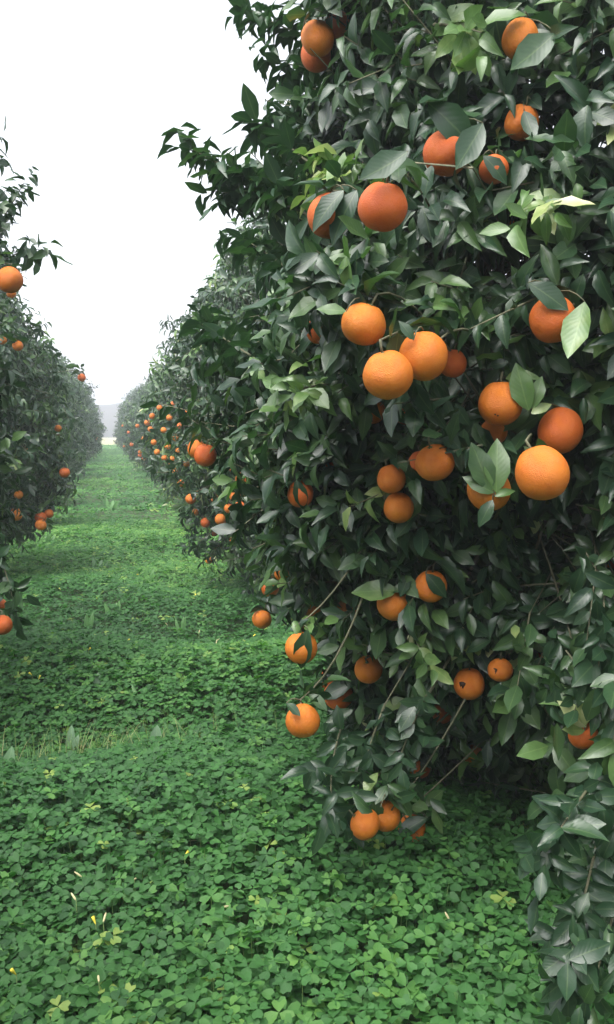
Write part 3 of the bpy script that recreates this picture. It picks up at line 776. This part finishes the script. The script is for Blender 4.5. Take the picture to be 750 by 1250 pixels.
put(f1, TL1, l1, [0, 0, 0, 0, 1, 1])
put(f2, TL2, ['small orange on the tree just past the blunt-topped one'] * len(f2), [k % 4 == 0 for k in range(len(f2))], 'oranges on the second tree of the blunt-topped row')
for t in NT: finish_tree(t)

# ------------------------------------------------------------------ the trees further along, in three shapes
vdata = []
for k, cr in enumerate(VAR):
    tip, out, zf = cr.sample(1500, -0.42, 0.3)
    n = len(tip)
    tip = tip + out * np.where(rng.random(n) < 0.06, rng.uniform(0.05, 0.22, n), 0)[:, None]
    d = norm(out + np.array([0, 0, 1.0]) * (np.interp(zf, [0, 0.35, 0.7, 1], [-0.8, -0.2, 0.35, 1.4]))[:, None] + rng.normal(0, 0.38, (n, 3)))
    pp = grow_shoots(tip, d, rng.uniform(0.14, 0.26, n), 9, 0.105, base_tones(n) + 0.05, out)
    V, T, D = build_leaves(*pp[:5], rng.integers(0, 6, len(pp[0])), LO)
    trunk, limbs = skeleton((0, 0, 0), 3.0, 1.15, 70 + k, 5)
    tb = TB(); tb.tube(trunk, [0.11, 0.085, 0.075, 0.07], 8)
    lm = []
    for L_ in limbs:
        b = TB(); b.tube(L_, np.linspace(0.04 if len(L_) == 9 else 0.018, 0.01, len(L_)), 5); lm.append(b.mesh('limb', M_BARK))
    vdata.append((mesh('crown', V, T, D, M_LEAF), tb.mesh('trunk', M_BARK), lm))
far_trees = []
ORD = ['third', 'fourth', 'fifth', 'sixth', 'seventh', 'eighth', 'ninth', 'tenth', 'eleventh', 'twelfth', 'thirteenth', 'fourteenth']
def row_tree(k, x, y, sc, label, group, limbs=True):
    cm, tmh, lm = vdata[k % 3]
    t = link('orange_tree', None, None, (x, y, float(ground_z(x, y)) if abs(x) < 5 else 0.0))
    t.rotation_euler = (0, 0, random.uniform(0, 6.28)); t.scale = (sc, sc, sc * random.uniform(0.95, 1.05)); tag(t, label, 'tree', group)
    tr = link('trunk', tmh, t)
    if limbs:
        for L_ in lm: link('limb', L_, tr)
    stuff(link('crown', cm, t))
    return t
for q in range(12):
    y = 10.5 + 4.0 * q
    for sgn, x, nm in ((1, 1.75, 'large fruit-laden tree'), (-1, -1.52, 'blunt-topped tree')):
        xx = x + random.gauss(0, 0.05); yy = y + (0.9 if sgn < 0 else 0) + random.gauss(0, 0.12); sc = random.uniform(0.90, 1.08) * (1.06 if sgn < 0 else 1.0)
        row_tree(q + (sgn < 0), xx, yy, sc, '%s orange tree along the row that starts with the %s' % (ORD[q], nm), 'orange trees in the two rows', q < 3)
        far_trees.append((xx, yy, sc, q, VAR[(q + (sgn < 0)) % 3]))
for q in range(4):      # next row, glimpsed through the gaps of the large tree
    row_tree(q + 1, 5.25 + random.gauss(0, 0.08), 2.2 + 3.7 * q, 1.04, 'orange tree of the next row, glimpsed through the large fruit-laden tree', 'orange trees of the next row', False)

row_tree(0, -1.58, 0.70, 1.0, 'orange tree one place before the blunt-topped tree in its row', 'orange trees in the two rows', False)
row_tree(1, 2.05, -1.05, 1.02, 'orange tree one place before the large fruit-laden tree in its row', 'orange trees in the two rows', False)
row_tree(2, -1.6, -3.1, 1.0, 'orange tree two places before the blunt-topped tree in its row', 'orange trees in the two rows', False)
row_tree(0, 1.95, -4.8, 1.0, 'orange tree two places before the large fruit-laden tree in its row', 'orange trees in the two rows', False)
for px, py, dp in FAR:
    best = None
    for (x, y, sc, q, cr) in far_trees:
        for dep in np.linspace(max(y - 1.4, 5), y + 1.2, 60):
            P = unproj(px, py, dep)
            z = P[2] / sc; r = np.hypot(P[0] - x, P[1] - y) / sc
            if r < np.interp(z, cr.zs, cr.rs, left=0, right=0) * 1.0:
                if best is None or dep < best[0]: best = (dep, P)
                break
    if best is None: continue
    dep, P = best; P = unproj(px, py, dep - 0.14)
    dia = float(np.clip(dp * dep / F_PX, 0.066, 0.10))
    orange(P, dia, random.random() < 0.3, 'tiny orange dot on the trees further down the two rows', 'oranges further down the rows', parts=False)

# ------------------------------------------------------------------ clover
def leaflet(hi=True):
    if hi:
        V = [(0.02, 0, 0), (0.36, -0.33, 0.09), (0.74, -0.48, 0.10), (0.99, -0.30, 0.03), (0.80, 0, -0.05), (0.99, 0.30, 0.03), (0.74, 0.48, 0.10), (0.36, 0.33, 0.09)]
        D = [(0, 0), (-1, .5), (-1, .8), (-.6, 1), (0, .8), (.6, 1), (1, .8), (1, .5)]
        T = [(0, 1, 4), (1, 2, 4), (2, 3, 4), (4, 5, 6), (4, 6, 7), (0, 4, 7)]
    else:
        V = [(0.02, 0, 0), (0.8, -0.45, 0.03), (0.85, 0.0, -0.04), (0.8, 0.45, 0.03)]
        D = [(0, 0), (-1, .8), (0, .85), (1, .8)]; T = [(0, 1, 2), (0, 2, 3)]
    return np.array(V, float), np.array(T), np.array(D, float)
def trefoil(hi):
    v, t, d = leaflet(hi); Vs, Ts, Ds = [], [], []
    for k in range(3):
        a = k * 2 * math.pi / 3; c, s = math.cos(a), math.sin(a)
        rv = v.copy(); rv[:, 0] = c * v[:, 0] - s * v[:, 1]; rv[:, 1] = s * v[:, 0] + c * v[:, 1]
        rv[:, 2] -= 0.10 * v[:, 0] ** 2 - 0.04 * k
        Vs.append(rv); Ts.append(t + k * len(v)); Ds.append(np.concatenate([d, np.zeros((len(d), 1))], 1))
    return np.vstack(Vs), np.vstack(Ts), np.vstack(Ds)
TH, TLo = trefoil(True), trefoil(False)
def frustum(x, y, m):
    a = np.arctan2(x, np.maximum(y, .01))
    return (x > y * math.tan(R_(-7.5)) - m) & (x < y * math.tan(R_(34)) + m)
def dens(x, y):       # thin patches where soil and dry stalks show
    d = 1 - 0.85 * np.exp(-((x + 0.28) / 0.30) ** 2 - ((y - 3.42) / 0.13) ** 2)
    return d
CV, CT, CD, cn = [], [], [], 0
def clover(n, x0, x1, y0, y1, size, tmpl, hlo, hhi, m):
    global cn
    x = rng.uniform(x0, x1, n); y = rng.uniform(y0, y1, n)
    k = frustum(x, y, m) & (rng.random(n) < dens(x, y)); x, y = x[k], y[k]; n = len(x)
    lay = rng.random(n) ** 0.6
    tall = 1 + 0.25 * np.sin(3.1 * x + 1.3 * y) * np.sin(2.3 * y - 0.7)
    z = ground_z(x, y) + 0.45 * bumps2(x, y) + (hlo + (hhi - hlo) * lay) * tall
    z = np.maximum(z, ground_z(x, y) + 0.015)
    tl = np.abs(rng.normal(0, 0.38, n)); ta = rng.uniform(0, 6.28, n)
    Z = norm(np.stack([np.sin(tl) * np.cos(ta) - 0.06, np.sin(tl) * np.sin(ta) - 0.10, np.cos(tl)], 1))
    a = rng.uniform(0, 6.28, n); X = np.stack([np.cos(a), np.sin(a), np.zeros(n)], 1)
    X = norm(X - (X * Z).sum(1, keepdims=True) * Z)
    s = size * rng.uniform(0.6, 1.15, n)
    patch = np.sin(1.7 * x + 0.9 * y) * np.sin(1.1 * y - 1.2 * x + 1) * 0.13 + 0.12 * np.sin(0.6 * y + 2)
    tone = np.clip(0.36 + 0.16 * np.exp(-((y - 4.25) / 0.55) ** 2) + 0.16 * np.clip((y - 5.5) / 2, 0, 1) + patch + rng.normal(0, 0.16, n) + 0.12 * (lay - 0.6), 0.02, 0.9)  # yellower ridge plants; paler tone up the lane also paints in brighter light
    tone = np.where(rng.random(n) < 0.015, 0.97, tone)
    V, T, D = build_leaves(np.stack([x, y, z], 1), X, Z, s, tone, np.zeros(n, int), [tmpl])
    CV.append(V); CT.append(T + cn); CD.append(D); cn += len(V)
    return x, y, z
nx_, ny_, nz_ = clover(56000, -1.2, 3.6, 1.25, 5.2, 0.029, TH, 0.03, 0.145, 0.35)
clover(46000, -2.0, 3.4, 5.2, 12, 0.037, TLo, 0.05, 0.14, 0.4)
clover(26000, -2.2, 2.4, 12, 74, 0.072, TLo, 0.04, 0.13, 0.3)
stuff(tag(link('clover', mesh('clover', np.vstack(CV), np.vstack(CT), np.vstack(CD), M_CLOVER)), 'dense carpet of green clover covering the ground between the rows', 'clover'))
# stalks under the near leaves
k = rng.random(len(nx_)) < 0.3; x, y, z = nx_[k], ny_[k], nz_[k]; n = len(x)
b = np.stack([x + rng.normal(0, .012, n), y + rng.normal(0, .012, n), ground_z(x, y) - 0.01], 1); t = np.stack([x, y, z - 0.001], 1)
w = np.stack([np.full(n, 0.0009), np.full(n, 0.0005), np.zeros(n)], 1)
V = np.stack([b - w, b + w, t + w, t - w], 1).reshape(-1, 3); q = np.arange(n)[:, None] * 4
stuff(tag(link('clover_stalks', mesh('clover_stalks', V, np.vstack([q + [0, 1, 2], q + [0, 2, 3]]), None, M_STALK)), 'thin pale stalks under the clover leaves', 'clover'))

# grass blades scattered through the clover
def blades(P, L, lean, wid, tone):
    n = len(P); a = rng.uniform(0, 6.28, n)
    ld = np.stack([np.cos(a), np.sin(a), np.zeros(n)], 1); sd_ = np.stack([-np.sin(a), np.cos(a), np.zeros(n)], 1)
    Vs = []
    for t in (0, 0.4, 0.75, 1.0):
        c = P + np.array([0, 0, 1.0]) * (L * t * (1 - 0.25 * lean * t))[:, None] + ld * (L * lean * t * t)[:, None]
        ww = wid * (1 - t ** 1.5)
        Vs += [c - sd_ * ww[:, None], c + sd_ * ww[:, None]] if t < 1 else [c]
    V = np.stack(Vs, 1); D = np.zeros_like(V); D[:, :, 0] = [-1, 1, -1, 1, -1, 1, 0]; D[:, :, 1] = 0.5; D[:, :, 2] = tone[:, None]
    tr = np.array([(0, 1, 3), (0, 3, 2), (2, 3, 5), (2, 5, 4), (4, 5, 6)])
    T = (tr[None] + (np.arange(n) * 7)[:, None, None]).reshape(-1, 3)
    return V.reshape(-1, 3), T, D.reshape(-1, 3)
n = 5200
x = rng.uniform(-1.4, 2.0, n); y = rng.uniform(1.6, 14, n)
cl = np.sin(2.2 * x + 3) * np.sin(1.6 * y + 0.5) > 0.15; k = frustum(x, y, 0.3) & (cl | (rng.random(n) < 0.2)); x, y = x[k], y[k]
x2 = rng.normal(-0.15, 0.30, 420); y2 = rng.normal(3.42, 0.10, 420) ; x = np.concatenate([x, x2]); y = np.concatenate([y, y2])
tn = np.concatenate([rng.uniform(0, 0.7, len(x) - 420), rng.uniform(0.5, 1.0, 420)])
P = np.stack([x, y, ground_z(x, y)], 1); n = len(x)
V, T, D = blades(P, rng.uniform(0.10, 0.24, n), rng.uniform(0.1, 0.9, n), np.where(P[:, 1] > 5, 0.003, 0.0016), tn)
stuff(tag(link('grass', mesh('grass', V, T, D, M_GRASS)), 'sparse thin grass blades growing through the clover', 'grass'))

# ------------------------------------------------------------------ broad-leaved weeds
def ground_hit(px, py):
    d = (unproj(px, py, 1.0) - CAM); k = -CAM[2] / d[2]
    P = CAM + d * k
    for _ in range(3): P = CAM + d * ((float(ground_z(P[0], P[1])) + 0.06 - CAM[2]) / d[2])
    P[2] = float(ground_z(P[0], P[1])) - 0.01
    return P
WEEDS = [  # px, py at foot, leaves: (azimuth deg, length m, upright 0..1, width), tone, label
 (86, 918, [(250, .17, .97, .22), (60, .10, .7, .2)], 0.95, 'weed with one upright pale grey leaf beside the bare soil patch'),
 (188, 912, [(300, .13, .9, .34), (120, .08, .6, .3)], 0.98, 'weed with a broad grey heart-shaped leaf standing over the furrow'),
 (6, 952, [(300, .20, .85, .26), (200, .16, .7, .25)], 0.9, 'weed with large bluish leaves at the bare soil patch'),
 (80, 828, [(180, .20, .45, .3), (320, .18, .3, .3), (60, .15, .5, .28)], 0.95, 'flat spreading weed with wide silvery leaves in the clover'),
 (52, 800, [(40, .24, .95, .13), (150, .22, .85, .13), (260, .25, .9, .14), (330, .2, .75, .13)], 0.3, 'tuft of tall bright green narrow leaves near the silvery weed'),
 (182, 866, [(140, .24, .6, .10), (30, .14, .7, .11)], 0.35, 'weed with one long green leaf slanting across the mound'),
 (120, 846, [(250, .15, .9, .3), (20, .1, .5, .3)], 0.97, 'small weed with a grey upright leaf behind the mound'),
 (108, 772, [(10, .22, .9, .16), (120, .2, .8, .16), (240, .2, .85, .16)], 0.35, 'bushy green dock weed in the middle of the path'),
 (140, 756, [(80, .2, .8, .18), (200, .2, .7, .18), (320, .22, .85, .18)], 0.5, 'green weed with ribbed leaves further up the path'),
 (222, 775, [(60, .2, .9, .12), (170, .18, .8, .12), (290, .2, .8, .12)], 0.4, 'narrow-leaved green weed near the foot of the second tree'),
 (60, 668, [(20, .24, .8, .2), (130, .24, .7, .2), (250, .26, .8, .2)], 0.3, 'yellow-green weed under the skirt of the left row'),
 (180, 715, [(20, .26, .8, .16), (130, .24, .9, .16), (250, .26, .8, .16), (300, .2, .7, .16)], 0.5, 'leafy weed clump in mid path before the second tree'),
 (120, 700, [(70, .26, .7, .2), (190, .26, .8, .2), (310, .24, .6, .2)], 0.8, 'low pale weed far up the path among the clover'),
 (135, 625, [(70, .4, .7, .2), (190, .4, .8, .2), (310, .4, .6, .2)], 0.4, 'dark dock weed standing in the path between far trees'),
]
for px, py, lv, tone, lab in WEEDS:
    P = ground_hit(px, py); w = link('weed', None, None, P); w.empty_display_size = 0.1; tag(w, lab, 'weed', 'broad-leaved weeds in the path')
    for az, L_, upr, wd_ in lv:
        L_ = L_ * 0.5 + 0.095; wd_ = wd_ * 0.52
        a = R_(az); hz = np.array([math.cos(a), math.sin(a), 0]); X = norm((hz * (1 - upr) + np.array([0, 0, upr + 0.1]))[None])[0]
        Zw = norm(np.array([-0.2, -1.0, 0.5])[None])[0]; Z = norm((Zw - (Zw @ X) * X)[None])[0]; Y = np.cross(Z, X)
        v, t, d = leaf_template([.3, .45, .62, .8, .92], [.02, wd_ * .75, wd_, wd_ * .8, wd_ * .45], 0.3, 0.25, 0.1, 0.06)
        d = d.copy(); d[:, 2] = tone
        V = L_ * (v[:, 0:1] * X + v[:, 1:2] * Y + v[:, 2:3] * Z)
        link('leaf', mesh('weed_leaf', V, t, d, M_WEED), w)

# ------------------------------------------------------------------ clover buds and flowers
def bud_mesh(openness, mat):
    tb = TB(); n = 7
    tb.tube([(0, 0, 0), (0, 0, .25), (0, 0, .7), (0, 0, 1.0)], [0.10, 0.17, 0.17 + openness * .25, 0.05 + openness * 0.5], n)
    return tb.mesh('petals', mat)
BUDS = {'cream': bud_mesh(0.05, M_BUD), 'yellow': bud_mesh(0.6, M_YEL)}
tb = TB(); tb.tube([(0, 0, -1.0), (0.03, 0.01, -0.5), (0, 0, 0)], [0.012, 0.010, 0.012], 4); BST = tb.mesh('stem', M_STALK)
FL = [(101, 1103, 'cream'), (94, 1135, 'cream'), (165, 1109, 'cream'), (226, 1085, 'yellow'), (280, 1149, 'cream'), (118, 1165, 'yellow'), (21, 1224, 'yellow'),
      (122, 1243, 'cream'), (182, 1064, 'cream'), (127, 1160, 'cream'), (549, 1165, 'cream'), (155, 797, 'yellow'), (309, 789, 'yellow'), (320, 805, 'yellow'),
      (109, 818, 'yellow'), (264, 792, 'cream'), (243, 784, 'cream'), (40, 844, 'yellow'), (48, 848, 'yellow'), (264, 812, 'cream'), (205, 775, 'cream'),
      (170, 712, 'yellow'), (95, 655, 'cream'), (240, 745, 'yellow'), (120, 745, 'yellow'), (75, 735, 'yellow'), (182, 650, 'yellow'), (140, 672, 'cream'), (215, 705, 'yellow')]
for px, py, kind in FL:
    P = ground_hit(px, py); far_ = P[1] > 4.2
    top = P.copy(); top[2] += 0.135 + 0.45 * float(bumps2(P[0], P[1])) + random.uniform(0, .015)
    L_ = 0.024 if kind == 'cream' else 0.020
    f = link('clover_flower', None, None, P); f.empty_display_size = 0.05
    tag(f, ('closed cream clover bud poking out of the carpet' if kind == 'cream' else 'yellow clover flower poking out of the carpet'), 'flower', kind + ' flowers in the clover')
    s_ = link('stem', BST, f, (0, 0, top[2] - P[2])); s_.scale = (0.1, 0.1, top[2] - P[2])
    p_ = link('petals', BUDS[kind], f, (0, 0, top[2] - P[2] - 0.002)); p_.scale = (L_ * .6, L_ * .6, L_); p_.rotation_euler = (random.gauss(0, 0.8), random.uniform(0.3, 1.3), random.uniform(0, 6.28))

# dry stalks lying on the clover
for px, py, L_, az, lab in ((232, 1060, 0.13, 25, 'thin pale dry stalk lying on the clover'), (60, 925, 0.22, 10, 'dry straw stalk lying on the bare soil patch'), (395, 975, 0.2, 165, 'bare dry twig sticking out under the leafy skirt')):
    P = ground_hit(px, py); a = R_(az); h = 0.14 if 'soil' not in lab else 0.05
    d_ = np.array([math.cos(a), math.sin(a), 0.05]); c = P + np.array([0, 0, h])
    tb = TB(); tb.tube(bez(-d_ * L_ / 2, np.array([0, 0, 0.03]), d_ * L_ / 2 - (0, 0, .02), 7), np.linspace(0.002, 0.0012, 7), 5)
    tag(link('dry_stalk', tb.mesh('dry_stalk', M_DRY), None, c), lab, 'stalk')

# ------------------------------------------------------------------ haze
HAZE = 0.0052
V = np.array([(x, y, z) for x in (-430, 430) for y in (-70, 430) for z in (-1.6, 12)], float)
T = np.array([(0, 1, 3), (0, 3, 2), (4, 6, 7), (4, 7, 5), (0, 4, 5), (0, 5, 1), (2, 3, 7), (2, 7, 6), (0, 2, 6), (0, 6, 4), (1, 5, 7), (1, 7, 3)])
m, t, o = new_mat('haze_air')
pv = node(t, 'ShaderNodeVolumePrincipled', Density=HAZE); pv.inputs['Color'].default_value = (0.86, 0.88, 1.0, 1); pv.inputs['Anisotropy'].default_value = 0.2
t.links.new(pv.outputs[0], o.inputs['Volume'])
stuff(tag(link('haze', mesh('haze', V, T, None, m, False)), 'pale bluish haze in the air over the orchard', 'haze'))
